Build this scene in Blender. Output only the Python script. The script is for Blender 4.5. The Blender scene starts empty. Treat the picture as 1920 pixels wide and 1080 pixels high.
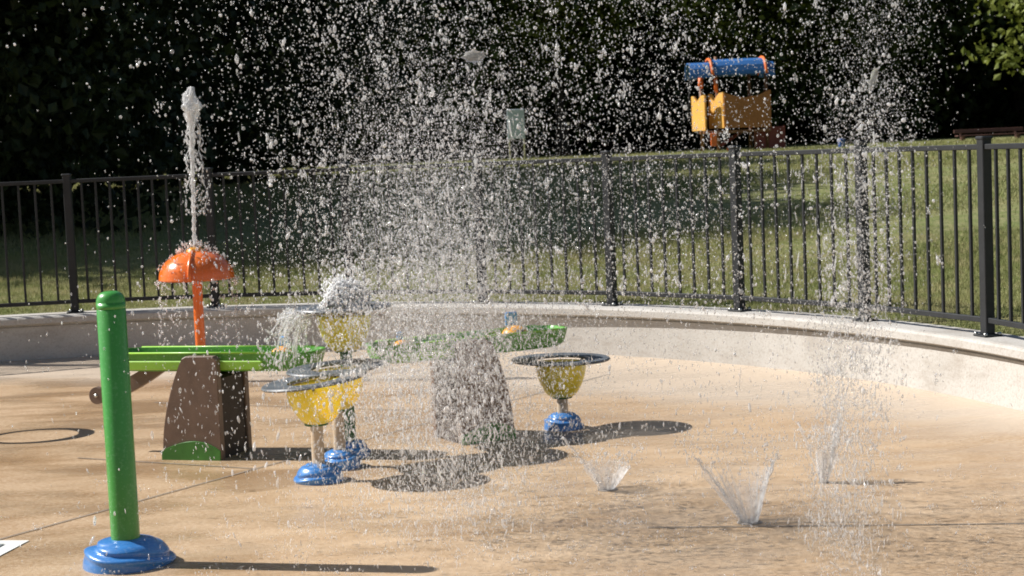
import bpy, math, random
import numpy as np
from mathutils import Vector, Matrix, Quaternion
random.seed(7); rng = np.random.default_rng(11)
R = math.radians; PI = math.pi
sc = bpy.context.scene
col = sc.collection

# ------------------------------------------------------------------ camera, sky, sun, exposure
EYE = 1.7
cam = bpy.data.cameras.new('camera'); co = bpy.data.objects.new('camera', cam); col.objects.link(co)
cam.sensor_width = 36.0; cam.lens = 36.0*3150/1920; cam.clip_start = 0.05; cam.clip_end = 2000
pitch = math.atan(260/3150)
co.location = (0, 0, EYE)
co.rotation_mode = 'QUATERNION'
co.rotation_quaternion = Quaternion((1, 0, 0), PI/2 - pitch) @ Quaternion((0, 0, 1), R(-2.5))
cam.dof.use_dof = True; cam.dof.focus_distance = 9.0; cam.dof.aperture_fstop = 6.3
sc.camera = co

SUN_BACK, SUN_EL = R(14.0), R(41.0)
SUN = Vector((-math.cos(SUN_BACK)*math.cos(SUN_EL), math.sin(SUN_BACK)*math.cos(SUN_EL), math.sin(SUN_EL)))
w = bpy.data.worlds.new('World'); sc.world = w; w.use_nodes = True
nt = w.node_tree; nt.nodes.clear()
sky = nt.nodes.new('ShaderNodeTexSky'); sky.sky_type = 'NISHITA'; sky.sun_disc = False
sky.sun_elevation = SUN_EL; sky.sun_rotation = math.atan2(SUN.x, SUN.y)
bg = nt.nodes.new('ShaderNodeBackground'); bg.inputs['Strength'].default_value = 0.05
wo = nt.nodes.new('ShaderNodeOutputWorld')
nt.links.new(sky.outputs[0], bg.inputs[0]); nt.links.new(bg.outputs[0], wo.inputs[0])
sl = bpy.data.lights.new('sun', 'SUN'); sl.energy = 4.8; sl.angle = R(0.53); sl.color = (1.0, 0.968, 0.925)
so = bpy.data.objects.new('sun', sl); col.objects.link(so); so.rotation_mode = 'QUATERNION'
so.rotation_quaternion = SUN.to_track_quat('Z', 'Y'); so.location = (-20, 6, 20)
vs = sc.view_settings; vs.view_transform = 'Standard'; vs.look = 'None'; vs.gamma = 1.0; vs.exposure = 0.62
vs.use_curve_mapping = False
cy = sc.cycles
cy.max_bounces = 10; cy.transmission_bounces = 8; cy.transparent_max_bounces = 24
cy.diffuse_bounces = 3; cy.glossy_bounces = 3; cy.caustics_refractive = False; cy.caustics_reflective = False
cy.sample_clamp_indirect = 20.0; cy.filter_width = 1.8

# ------------------------------------------------------------------ helpers
def tag(o, label=None, cat=None, group=None, kind=None):
    if label: o['label'] = label
    if cat: o['category'] = cat
    if group: o['group'] = group
    if kind: o['kind'] = kind
    return o

def empty(name, loc, label, cat, group=None, rz=0.0):
    o = bpy.data.objects.new(name, None); col.objects.link(o)
    o.location = loc; o.rotation_euler = (0, 0, rz); o.empty_display_size = 0.1
    return tag(o, label, cat, group)

def link(name, me, mat, parent=None, loc=None):
    o = bpy.data.objects.new(name, me); col.objects.link(o)
    if mat is not None and not me.materials: me.materials.append(mat)
    if parent is not None: o.parent = parent
    if loc is not None: o.location = loc
    return o

class MB:
    def __init__(s): s.v = []; s.f = []; s.sm = []
    def add(s, vs, fs, smooth=False):
        n = len(s.v); s.v += [tuple(x) for x in vs]
        for f in fs: s.f.append(tuple(i+n for i in f)); s.sm.append(smooth)
        return s
    def box(s, c, size, rz=0.0, bev=0.0):
        x, y, z = [d/2 for d in size]; ca, sa = math.cos(rz), math.sin(rz)
        if bev <= 0:
            p = [(-x,-y,-z),(x,-y,-z),(x,y,-z),(-x,y,-z),(-x,-y,z),(x,-y,z),(x,y,z),(-x,y,z)]
            fs = [(0,3,2,1),(4,5,6,7),(0,1,5,4),(1,2,6,5),(2,3,7,6),(3,0,4,7)]
        else:
            b = bev; p = []
            for zz, xx, yy in ((-z,x-b,y-b),(-z+b,x,y),(z-b,x,y),(z,x-b,y-b)):
                k = min(b, xx, yy)
                p += [(-xx+k,-yy,zz),(xx-k,-yy,zz),(xx,-yy+k,zz),(xx,yy-k,zz),(xx-k,yy,zz),(-xx+k,yy,zz),(-xx,yy-k,zz),(-xx,-yy+k,zz)]
            fs = [tuple(range(7,-1,-1)), tuple(range(24,32))]
            for l in range(3):
                for i in range(8):
                    j = (i+1) % 8; fs.append((l*8+i, l*8+j, l*8+8+j, l*8+8+i))
        q = [(c[0]+a*ca-b_*sa, c[1]+a*sa+b_*ca, c[2]+d) for a, b_, d in p]
        return s.add(q, fs)
    def lathe(s, prof, n=32, c=(0,0,0), fn=None, smooth=True, a0=0.0, a1=2*PI):
        full = abs(a1-a0-2*PI) < 1e-6; m = n if full else n+1
        vs = []
        for (r, z) in prof:
            for i in range(m):
                a = a0+(a1-a0)*i/n
                rr, zz = (r, z) if fn is None else fn(r, z, a)
                vs.append((c[0]+rr*math.cos(a), c[1]+rr*math.sin(a), c[2]+zz))
        fs = []
        for l in range(len(prof)-1):
            for i in range(n):
                j = (i+1) % m
                fs.append((l*m+i, l*m+j, (l+1)*m+j, (l+1)*m+i))
        return s.add(vs, fs, smooth)
    def tube(s, pts, rad, n=10, cap=True, smooth=True):
        pts = [Vector(p) for p in pts]; vs = []
        if not hasattr(rad, '__len__'): rad = [rad]*len(pts)
        d0 = (pts[1]-pts[0]).normalized()
        ref = Vector((0,0,1)) if abs(d0.z) < .9 else Vector((1,0,0))
        for k, p in enumerate(pts):
            d = (pts[min(k+1, len(pts)-1)]-pts[max(k-1, 0)]).normalized()
            u = d.cross(ref).normalized(); v = d.cross(u).normalized()
            for i in range(n):
                a = 2*PI*i/n; vs.append(p+(u*math.cos(a)+v*math.sin(a))*rad[k])
        fs = []
        for l in range(len(pts)-1):
            for i in range(n):
                j = (i+1) % n; fs.append((l*n+j, l*n+i, (l+1)*n+i, (l+1)*n+j))
        if cap:
            fs.append(tuple(range(n))); fs.append(tuple((len(pts)-1)*n+i for i in range(n-1, -1, -1)))
        return s.add(vs, fs, smooth)
    def prism(s, poly, y0, y1, bev=0.0):
        """polygon in (x, z), counter-clockwise seen from -y, extruded along y"""
        n = len(poly); cx = sum(p[0] for p in poly)/n; cz = sum(p[1] for p in poly)/n
        def ins(p, b):
            d = math.hypot(p[0]-cx, p[1]-cz) or 1; return (p[0]-(p[0]-cx)/d*b, p[1]-(p[1]-cz)/d*b)
        if bev > 0: rings = [(y0, bev), (y0+bev, 0), (y1-bev, 0), (y1, bev)]
        else: rings = [(y0, 0), (y1, 0)]
        vs = []
        for y, b in rings:
            for p in poly:
                q = ins(p, b); vs.append((q[0], y, q[1]))
        fs = [tuple(range(n)), tuple((len(rings)-1)*n+i for i in range(n-1, -1, -1))]
        for l in range(len(rings)-1):
            for i in range(n):
                j = (i+1) % n; fs.append((l*n+j, l*n+i, (l+1)*n+i, (l+1)*n+j))
        return s.add(vs, fs)
    def mesh(s, name):
        me = bpy.data.meshes.new(name); me.from_pydata(s.v, [], s.f)
        me.polygons.foreach_set('use_smooth', s.sm); me.update(); return me
    def build(s, name, mat, parent=None, loc=None):
        return link(name, s.mesh(name), mat, parent, loc)

def np_mesh(name, verts, faces, smooth=False):
    """verts (N,3), faces (M,k) numpy"""
    me = bpy.data.meshes.new(name); n, (m, k) = len(verts), faces.shape
    me.vertices.add(n); me.vertices.foreach_set('co', np.ascontiguousarray(verts, dtype=np.float32).ravel())
    me.loops.add(m*k); me.loops.foreach_set('vertex_index', np.ascontiguousarray(faces, dtype=np.int32).ravel())
    me.polygons.add(m)
    me.polygons.foreach_set('loop_start', np.arange(0, m*k, k, dtype=np.int32))
    me.polygons.foreach_set('loop_total', np.full(m, k, dtype=np.int32))
    me.polygons.foreach_set('use_smooth', np.full(m, smooth))
    me.update(calc_edges=True); return me

# ------------------------------------------------------------------ materials
def nodes(name):
    m = bpy.data.materials.new(name); m.use_nodes = True; t = m.node_tree; t.nodes.clear()
    out = t.nodes.new('ShaderNodeOutputMaterial'); return m, t, out
def N(t, typ, **kw):
    n = t.nodes.new(typ)
    for k, v in kw.items():
        if k.startswith('i_'):
            n.inputs[k[2:].replace('_', ' ')].default_value = v
        else: setattr(n, k, v)
    return n
def noise(t, scale, detail=4, rough=.55, coord='Object', stretch=None):
    tc = t.nodes.new('ShaderNodeTexCoord'); nz = t.nodes.new('ShaderNodeTexNoise')
    nz.inputs['Scale'].default_value = scale; nz.inputs['Detail'].default_value = detail; nz.inputs['Roughness'].default_value = rough
    src = tc.outputs[coord]
    if stretch:
        mp = t.nodes.new('ShaderNodeMapping'); mp.inputs['Scale'].default_value = stretch
        t.links.new(src, mp.inputs['Vector']); src = mp.outputs[0]
    t.links.new(src, nz.inputs['Vector']); return nz.outputs['Fac']
def ramp(t, fac, stops):
    r = t.nodes.new('ShaderNodeValToRGB'); e = r.color_ramp.elements
    while len(e) < len(stops): e.new(.5)
    for el, (p, c) in zip(e, stops):
        el.position = p; el.color = (c, c, c, 1) if not hasattr(c, '__len__') else (*c, 1)
    t.links.new(fac, r.inputs[0]); return r.outputs[0]
def mixc(t, fac, a, b, mode='MIX'):
    m = t.nodes.new('ShaderNodeMix'); m.data_type = 'RGBA'; m.blend_type = mode
    for sock, v in ((m.inputs['Factor'], fac), (m.inputs['A'], a), (m.inputs['B'], b)):
        pass
    ins = [m.inputs[0], m.inputs[6], m.inputs[7]]
    for sck, v in zip(ins, (fac, a, b)):
        if isinstance(v, bpy.types.NodeSocket): t.links.new(v, sck)
        elif hasattr(v, '__len__'): sck.default_value = (*v, 1)
        else: sck.default_value = v
    return m.outputs[2]
def bump(t, h, strength, dist):
    b = t.nodes.new('ShaderNodeBump'); b.inputs['Strength'].default_value = strength; b.inputs['Distance'].default_value = dist
    t.links.new(h, b.inputs['Height']); return b.outputs[0]
def plastic(name, c, rough=.35, var=.12, scale=6, coat=0.0, grain=.15, metal=0.0, spec=.5, speck=None, amt=.55):
    m, t, out = nodes(name); p = t.nodes.new('ShaderNodeBsdfPrincipled')
    nf = noise(t, scale, 5)
    dark = tuple(x*(1-var) for x in c); lite = tuple(min(1, x*(1+var)) for x in c)
    cc = mixc(t, ramp(t, nf, [(.3, 0), (.7, 1)]), dark, lite)
    if speck:
        sp = noise(t, 90, 2)
        cc = mixc(t, ramp(t, sp, [(.56, 0), (.66, amt)]), cc, speck)
    t.links.new(cc, p.inputs['Base Color'])
    n2 = noise(t, scale*7, 3)
    rr = t.nodes.new('ShaderNodeMapRange'); rr.inputs[3].default_value = rough*.75; rr.inputs[4].default_value = min(1, rough*1.35)
    t.links.new(n2, rr.inputs[0]); t.links.new(rr.outputs[0], p.inputs['Roughness'])
    p.inputs['Metallic'].default_value = metal; p.inputs['Coat Weight'].default_value = coat; p.inputs['Coat Roughness'].default_value = .08
    p.inputs['Specular IOR Level'].default_value = spec
    if grain > 0: t.links.new(bump(t, noise(t, 160, 2), grain, .002), p.inputs['Normal'])
    t.links.new(p.outputs[0], out.inputs[0]); return m

M = {}
M['green'] = plastic('green_paint', (.045, .27, .04), .32, .1, 3, .25, .05, speck=(.20, .42, .20), amt=.25)
M['lime'] = plastic('lime_green', (.28, .55, .05), .38, .12, 5, .1, .06, speck=(.45, .62, .28), amt=.25)
M['trough'] = plastic('trough_green', (.085, .30, .03), .36, .15, 5, .15, .06, speck=(.28, .46, .22), amt=.25)
M['blue'] = plastic('blue_plastic', (.045, .20, .52), .3, .16, 7, .35, .10, speck=(.30, .42, .62), amt=.25)
M['paleblue'] = plastic('pale_blue_plastic', (.10, .30, .66), .4, .1, 8, .1, .05)
M['yellow'] = plastic('yellow_plastic', (.82, .66, .05), .3, .1, 5, .3, .08, speck=(.85, .78, .40), amt=.25)
_p = [n for n in M['yellow'].node_tree.nodes if n.type == 'BSDF_PRINCIPLED'][0]
_p.inputs['Subsurface Weight'].default_value = .7; _p.inputs['Subsurface Radius'].default_value = (1, .8, .25); _p.inputs['Subsurface Scale'].default_value = .03
M['orange'] = plastic('orange_paint', (.80, .16, .014), .22, .1, 5, .55, .03, speck=(.85, .42, .24), amt=.25)
M['valve'] = plastic('valve_orange', (.85, .36, .03), .35, .12, 9, .2, .05)
M['brown'] = plastic('brown_panel', (.165, .108, .078), .5, .2, 9, .08, .2, speck=(.21, .155, .12))
M['core'] = plastic('dark_brown_core', (.035, .024, .018), .6, .25, 12, 0, .3)
M['moss'] = plastic('green_grass_panel', (.05, .20, .03), .45, .22, 14, .1, .15)
M['stalk'] = plastic('tan_stalk', (.52, .41, .29), .4, .1, 8, .15, .05)
M['greenstalk'] = plastic('dark_green_stalk', (.03, .12, .03), .4, .12, 8, .15, .05)
M['ring'] = plastic('grey_ring', (.055, .062, .068), .26, .2, 9, .4, .08)
M['ringblue'] = plastic('blue_grey_ring', (.10, .112, .125), .42, .35, 12, .0, .2)
M['steel'] = plastic('steel', (.5, .5, .48), .3, .1, 20, 0, .05, metal=1)
M['fence'] = plastic('fence_paint', (.024, .026, .028), .5, .18, 7, 0, .10, spec=.3)
M['black'] = plastic('black_rubber', (.012, .012, .012), .6, .2, 9, 0, .1)
M['canopy'] = plastic('blue_canopy', (.035, .145, .40), .5, .1, 3, 0, .1)
M['strap'] = plastic('orange_strap', (.80, .17, .03), .45, .1, 4, 0, .05)
M['panely'] = plastic('yellow_orange_panel', (.80, .43, .09), .45, .06, 3, 0, .05)
M['panelb'] = plastic('orange_brown_panel', (.38, .145, .035), .5, .1, 3, 0, .05)
M['maroon'] = plastic('maroon_panel', (.24, .045, .03), .55, .12, 3, 0, .05)
M['postbrown'] = plastic('brown_post', (.24, .11, .055), .5, .12, 6, 0, .1)
M['signboard'] = plastic('sign_board', (.50, .58, .64), .5, .08, 3, 0, .05)
M['benchwood'] = plastic('bench_wood', (.11, .05, .04), .6, .2, 5, 0, .2)
M['binblue'] = plastic('bin_blue', (.03, .09, .30), .45, .1, 5, .1, .05)
M['white'] = plastic('white_paint', (.74, .74, .70), .5, .12, 22, 0, .12)
M['greyfill'] = plastic('grey_paint', (.20, .22, .21), .6, .2, 14, 0, .12)
M['joint'] = plastic('joint_sealant', (.20, .18, .16), .6, .3, 10, 0, .2)

def make_pad():
    m, t, out = nodes('tan_pad_coating'); p = t.nodes.new('ShaderNodeBsdfPrincipled')
    big = noise(t, .55, 6, .6); mid = noise(t, 2.6, 6, .65, stretch=(.8, 2.2, 1)); fine = noise(t, 42, 4, .7); gr = noise(t, 190, 2)
    c = mixc(t, ramp(t, big, [(.34, 0), (.66, 1)]), (.42, .285, .160), (.53, .375, .230))
    c = mixc(t, ramp(t, mid, [(.44, 0), (.66, .75)]), c, (.36, .225, .115))          # damp streaks
    c = mixc(t, ramp(t, fine, [(.38, .6), (.56, 0)]), c, (.64, .50, .35))
    c = mixc(t, ramp(t, gr, [(.36, .5), (.5, 0)]), c, (.26, .15, .085))
    wm = ramp(t, noise(t, .8, 6, .68, stretch=(.6, 1.3, 1)), [(.50, 0), (.60, .62)])
    c = mixc(t, wm, c, (.32, .19, .09))                                              # standing wet patches
    # paler worn band next to the wall
    tc = t.nodes.new('ShaderNodeTexCoord'); sx = t.nodes.new('ShaderNodeVectorMath'); sx.operation = 'DISTANCE'
    sx.inputs[1].default_value = (-7.03, .86, 0); t.links.new(tc.outputs['Object'], sx.inputs[0])
    ad = t.nodes.new('ShaderNodeMath'); ad.operation = 'ADD'; t.links.new(sx.outputs['Value'], ad.inputs[0])
    ml = t.nodes.new('ShaderNodeMath'); ml.operation = 'MULTIPLY'; ml.inputs[1].default_value = 1.1; t.links.new(noise(t, .9, 3), ml.inputs[0])
    t.links.new(ml.outputs[0], ad.inputs[1])
    mr = t.nodes.new('ShaderNodeMapRange'); mr.inputs[1].default_value = 13.25; mr.inputs[2].default_value = 13.75
    t.links.new(ad.outputs[0], mr.inputs[0])
    pale = mixc(t, ramp(t, fine, [(.3, 0), (.7, 1)]), (.50, .40, .30), (.57, .47, .365))
    c = mixc(t, mr.outputs[0], c, pale)
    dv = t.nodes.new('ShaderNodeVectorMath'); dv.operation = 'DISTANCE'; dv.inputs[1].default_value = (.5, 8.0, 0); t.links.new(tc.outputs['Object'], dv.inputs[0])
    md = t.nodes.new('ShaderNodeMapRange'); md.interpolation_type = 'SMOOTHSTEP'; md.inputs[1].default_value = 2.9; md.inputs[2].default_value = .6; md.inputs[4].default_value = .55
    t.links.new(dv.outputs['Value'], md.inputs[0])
    c = mixc(t, md.outputs[0], c, mixc(t, ramp(t, mid, [(.4, 0), (.65, 1)]), (.66, .50, .34), (.50, .35, .21)))     # paler round patch, fading outward from the spray zone
    t.links.new(c, p.inputs['Base Color'])
    wet = ramp(t, noise(t, 1.3, 5, .6, stretch=(.7, 1.6, 1)), [(.42, .50), (.58, .12)])
    t.links.new(wet, p.inputs['Roughness']); p.inputs['Specular IOR Level'].default_value = .35
    h = mixc(t, .5, fine, gr)
    t.links.new(bump(t, h, .8, .008), p.inputs['Normal'])
    t.links.new(p.outputs[0], out.inputs[0]); return m

def make_concrete():
    m, t, out = nodes('pale_concrete'); p = t.nodes.new('ShaderNodeBsdfPrincipled')
    big = noise(t, 1.1, 6, .65); st = noise(t, 2.4, 6, .7, stretch=(1, 1, 2.6)); fine = noise(t, 60, 3, .7)
    c = mixc(t, ramp(t, big, [(.3, 0), (.7, 1)]), (.42, .40, .365), (.54, .52, .485))
    c = mixc(t, ramp(t, st, [(.52, 0), (.72, .55)]), c, (.30, .255, .21))
    c = mixc(t, ramp(t, fine, [(.35, .45), (.5, 0)]), c, (.30, .25, .2))
    t.links.new(c, p.inputs['Base Color']); p.inputs['Roughness'].default_value = .8
    t.links.new(bump(t, fine, .5, .006), p.inputs['Normal'])
    t.links.new(p.outputs[0], out.inputs[0]); return m

def make_lawn(name, blade=False):
    m, t, out = nodes(name); p = t.nodes.new('ShaderNodeBsdfPrincipled')
    big = noise(t, .35, 5, .6); mid = noise(t, 3.5, 5, .7); fine = noise(t, 30, 4, .75)
    c = mixc(t, ramp(t, big, [(.35, 0), (.65, 1)]), (.20, .235, .075), (.30, .30, .125))
    c = mixc(t, ramp(t, mid, [(.44, 0), (.62, .8)]), c, (.40, .35, .19))
    if not blade:
        c = mixc(t, ramp(t, fine, [(.38, .75), (.55, 0)]), c, (.12, .145, .045))
        t.links.new(bump(t, fine, .8, .05), p.inputs['Normal'])
    t.links.new(c, p.inputs['Base Color']); p.inputs['Roughness'].default_value = .7; p.inputs['Specular IOR Level'].default_value = .2
    if blade:
        tr = t.nodes.new('ShaderNodeBsdfTranslucent'); t.links.new(c, tr.inputs[0])
        mx = t.nodes.new('ShaderNodeMixShader'); mx.inputs[0].default_value = .35
        t.links.new(p.outputs[0], mx.inputs[1]); t.links.new(tr.outputs[0], mx.inputs[2]); t.links.new(mx.outputs[0], out.inputs[0])
    else: t.links.new(p.outputs[0], out.inputs[0])
    return m

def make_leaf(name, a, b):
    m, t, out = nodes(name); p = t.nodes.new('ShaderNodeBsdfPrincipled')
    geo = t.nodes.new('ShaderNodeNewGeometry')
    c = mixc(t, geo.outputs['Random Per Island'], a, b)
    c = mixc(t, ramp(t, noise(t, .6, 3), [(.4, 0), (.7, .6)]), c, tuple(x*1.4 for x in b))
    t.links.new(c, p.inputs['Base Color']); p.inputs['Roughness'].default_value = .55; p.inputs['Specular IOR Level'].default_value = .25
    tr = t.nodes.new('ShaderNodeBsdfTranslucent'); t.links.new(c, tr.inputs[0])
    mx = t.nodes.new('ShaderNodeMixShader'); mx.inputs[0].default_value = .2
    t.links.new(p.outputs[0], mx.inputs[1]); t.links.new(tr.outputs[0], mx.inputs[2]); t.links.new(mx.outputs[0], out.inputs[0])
    return m

def make_water(name, white, trans=0.0, streak=None, scatter=.03, vary=False):
    """clear refracting water mixed with a white share: aerated foam and jets, painted-in sun brightness for drops, optionally a thin see-through sheet"""
    m, t, out = nodes(name)
    g = t.nodes.new('ShaderNodeBsdfGlass'); g.inputs['IOR'].default_value = 1.33; g.inputs['Roughness'].default_value = .05
    g.inputs['Color'].default_value = (.97, .99, 1, 1)
    p = t.nodes.new('ShaderNodeBsdfPrincipled'); p.inputs['Base Color'].default_value = (.98, .985, .99, 1); p.inputs['Roughness'].default_value = .07
    p.inputs['IOR'].default_value = 1.33; p.inputs['Coat Weight'].default_value = 1.0; p.inputs['Coat IOR'].default_value = 1.7; p.inputs['Coat Roughness'].default_value = .05
    if streak:
        d = t.nodes.new('ShaderNodeBsdfDiffuse'); d.inputs[0].default_value = (.9, .92, .94, 1)
        tl = t.nodes.new('ShaderNodeBsdfTranslucent'); tl.inputs[0].default_value = (.9, .92, .94, 1)
        dm = t.nodes.new('ShaderNodeMixShader'); dm.inputs[0].default_value = .5
        t.links.new(d.outputs[0], dm.inputs[1]); t.links.new(tl.outputs[0], dm.inputs[2]); wh = dm.outputs[0]
    else:
        p.inputs['Subsurface Weight'].default_value = 1.0; p.inputs['Subsurface Radius'].default_value = (1, 1, 1); p.inputs['Subsurface Scale'].default_value = scatter
        wh = p.outputs[0]
    mx = t.nodes.new('ShaderNodeMixShader'); mx.inputs[0].default_value = white
    t.links.new(g.outputs[0], mx.inputs[1]); t.links.new(wh, mx.inputs[2])
    last = mx.outputs[0]
    if vary:                                              # white share differs per drop, standing in for dim and bright sunlight on it
        geo = t.nodes.new('ShaderNodeNewGeometry'); mr = t.nodes.new('ShaderNodeMapRange')
        mr.inputs[3].default_value = max(0, white-.34); mr.inputs[4].default_value = min(1, white+.16)
        t.links.new(geo.outputs['Random Per Island'], mr.inputs[0]); t.links.new(mr.outputs[0], mx.inputs[0])
    if trans > 0 or streak:
        tp = t.nodes.new('ShaderNodeBsdfTransparent'); m2 = t.nodes.new('ShaderNodeMixShader')
        if streak:
            f = ramp(t, noise(t, 9, 5, .7, stretch=streak), [(.35, trans+.05), (.68, max(0, trans-.45))])
            tc = t.nodes.new('ShaderNodeTexCoord'); sp = t.nodes.new('ShaderNodeSeparateXYZ'); t.links.new(tc.outputs['Object'], sp.inputs[0])
            mz = t.nodes.new('ShaderNodeMapRange'); mz.inputs[1].default_value = .03; mz.inputs[2].default_value = .26; mz.inputs[4].default_value = .85
            t.links.new(sp.outputs[2], mz.inputs[0])
            mm = t.nodes.new('ShaderNodeMix'); mm.inputs[3].default_value = 1.0
            t.links.new(mz.outputs[0], mm.inputs[0]); t.links.new(f, mm.inputs[2]); t.links.new(mm.outputs[0], m2.inputs[0])
        elif vary:
            mr2 = t.nodes.new('ShaderNodeMapRange'); mr2.inputs[3].default_value = min(1, trans+.24); mr2.inputs[4].default_value = max(0, trans-.2)
            mu_ = t.nodes.new('ShaderNodeMath'); mu_.operation = 'MULTIPLY'; mu_.inputs[1].default_value = 7.31
            fr_ = t.nodes.new('ShaderNodeMath'); fr_.operation = 'FRACT'
            t.links.new(geo.outputs['Random Per Island'], mu_.inputs[0]); t.links.new(mu_.outputs[0], fr_.inputs[0])
            t.links.new(fr_.outputs[0], mr2.inputs[0]); t.links.new(mr2.outputs[0], m2.inputs[0])
        else: m2.inputs[0].default_value = trans
        t.links.new(last, m2.inputs[1]); t.links.new(tp.outputs[0], m2.inputs[2]); last = m2.outputs[0]
    t.links.new(last, out.inputs[0]); return m

CX, CY = -3.48, 8.15          # centre of the round splash pad
RW = 6.66                     # inner face of the pool wall
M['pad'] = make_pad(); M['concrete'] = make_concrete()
M['lawn'] = make_lawn('lawn_soil'); M['blade'] = make_lawn('grass_blades', True)
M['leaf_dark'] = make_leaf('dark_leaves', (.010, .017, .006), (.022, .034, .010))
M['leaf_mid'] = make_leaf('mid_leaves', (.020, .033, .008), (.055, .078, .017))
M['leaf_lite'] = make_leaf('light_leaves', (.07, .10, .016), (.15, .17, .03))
M['bark'] = plastic('bark', (.05, .036, .026), .85, .3, 5, 0, .6)
M['drop'] = make_water('water_drops', .84, .54, vary=True)
M['drop_clear'] = make_water('clear_falling_drops', .9, .58, vary=True)
M['mist'] = make_water('fine_drops', .95, .55)
M['clear'] = make_water('clear_water', .30, .35)
M['foam'] = make_water('white_water', 1.0, .28, scatter=.12)
M['jet'] = make_water('jet_water', .88, .52)
M['sheet'] = make_water('sheet_water', 1.0, .80, (1, 1, .12))

def pol(r, a, z=0.0): return (CX+r*math.cos(a), CY+r*math.sin(a), z)

# ------------------------------------------------------------------ ground
def lawn_z(r):
    d = r-6.95
    if d < 0: return .39
    return .39+1.02*(1-math.exp(-d/15.0))*1.05 if d < 60 else 1.43
b = MB()
A0, A1 = R(-48), R(165)
radii = [6.93, 7.1, 7.4, 8, 9, 10.5, 12.5, 15, 18, 22, 26, 31, 36, 42, 50, 60, 80, 120, 200, 420]
na = 90
vv = [pol(r, A0+(A1-A0)*i/na, lawn_z(r)+(.03*math.sin(i*.7+r*.35) if r > 9 else 0)) for r in radii for i in range(na+1)]
ff = [(k*(na+1)+i, k*(na+1)+i+1, (k+1)*(na+1)+i+1, (k+1)*(na+1)+i)[::-1] for k in range(len(radii)-1) for i in range(na)]
b.add(vv, ff, True)
tag(b.build('lawn', M['lawn']), kind='structure')
b = MB(); b.add([(-420,-420,-.06),(420,-420,-.06),(420,420,-.06),(-420,420,-.06)], [(0,1,2,3)])
tag(b.build('ground', M['lawn']), kind='structure')
# pad: flat dish that lifts a little into the wall foot
b = MB()
rs = [0, 2, 4, 5.2, 5.9, 6.3, 6.55, 6.75]; zs = [0, 0, 0, 0, .003, .010, .022, .04]
b.lathe(list(zip(rs[1:], zs[1:])), 120, (CX, CY, 0))
b.add([pol(2, 2*PI*i/120) for i in range(120)], [tuple(range(120))])
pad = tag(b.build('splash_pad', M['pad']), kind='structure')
b = MB(); b.add([(-30,-30,-.012),(30,-30,-.012),(30,9,-.012),(-30,9,-.012)], [(0,1,2,3)])
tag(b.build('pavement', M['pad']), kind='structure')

def strip(name, p, q, wd, z, mat, parent):
    p, q = Vector((*p, z)), Vector((*q, z)); d = (q-p).normalized(); n = Vector((-d.y, d.x, 0))*wd/2
    b = MB(); b.add([p-n, q-n, q+n, p+n], [(0, 1, 2, 3)]); return b.build(name, mat, parent)
for p, q in (((-3.2, 6.46), (-1.46, 9.18)), ((-1.46, 9.18), (.9, 12.7)), ((-2.6, 9.78), (-1.46, 9.18)),
             ((-2.6, 11.95), (-.5, 10.95)), ((.55, 7.34), (2.9, 6.99))):
    strip('expansion_joint', p, q, .012, .004, M['joint'], pad)
# painted square at the left edge
sq = MB()
def quad(bm, pts, z): bm.add([(x, y, z) for x, y in pts], [tuple(range(len(pts)))])
ox, oy, an = -2.27, 7.62, R(-100)
ux, uy = Vector((math.cos(an), math.sin(an))), Vector((math.cos(an-PI/2), math.sin(an-PI/2)))
def loc2(a, b_): v = Vector((ox, oy))+ux*a+uy*b_; return (v.x, v.y)
quad(sq, [loc2(0,0), loc2(.5,0), loc2(.5,.5), loc2(0,.5)][::-1], .004)
fl = sq.build('painted_square', M['white'])
tag(fl, 'white painted square on the pad at the left edge of the photo', 'floor marking')
s2 = MB(); quad(s2, [loc2(.08,.08), loc2(.42,.08), loc2(.42,.42), loc2(.08,.42)][::-1], .008); s2.build('grey_centre', M['greyfill'], fl)

# ------------------------------------------------------------------ round wall with coping
wall = empty('pool_wall', pol(RW, R(60)), 'low curved concrete seat wall with pale coping round the splash pad', 'wall')
wall.location = (0, 0, 0)
b = MB(); b.lathe([(RW, -.05), (RW, .16), (RW+.004, .322), (RW+.016, .322), (RW+.016, .345), (RW+.25, .345)], 150, (CX, CY, 0), a0=A0, a1=A1, smooth=False)
b.lathe([(RW+.25, .345), (RW+.25, -.05)], 150, (CX, CY, 0), a0=A0, a1=A1, smooth=False)
b.build('wall_face', M['concrete'], wall)
cap = [(RW+.016, .345), (RW-.035, .345), (RW-.045, .353), (RW-.045, .398), (RW-.033, .412), (RW-.012, .418), (RW+.27, .418), (RW+.28, .408), (RW+.28, .345)]
b = MB(); b.lathe(cap, 150, (CX, CY, 0), a0=A0, a1=A1, smooth=False); b.build('coping', M['concrete'], wall)

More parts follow.
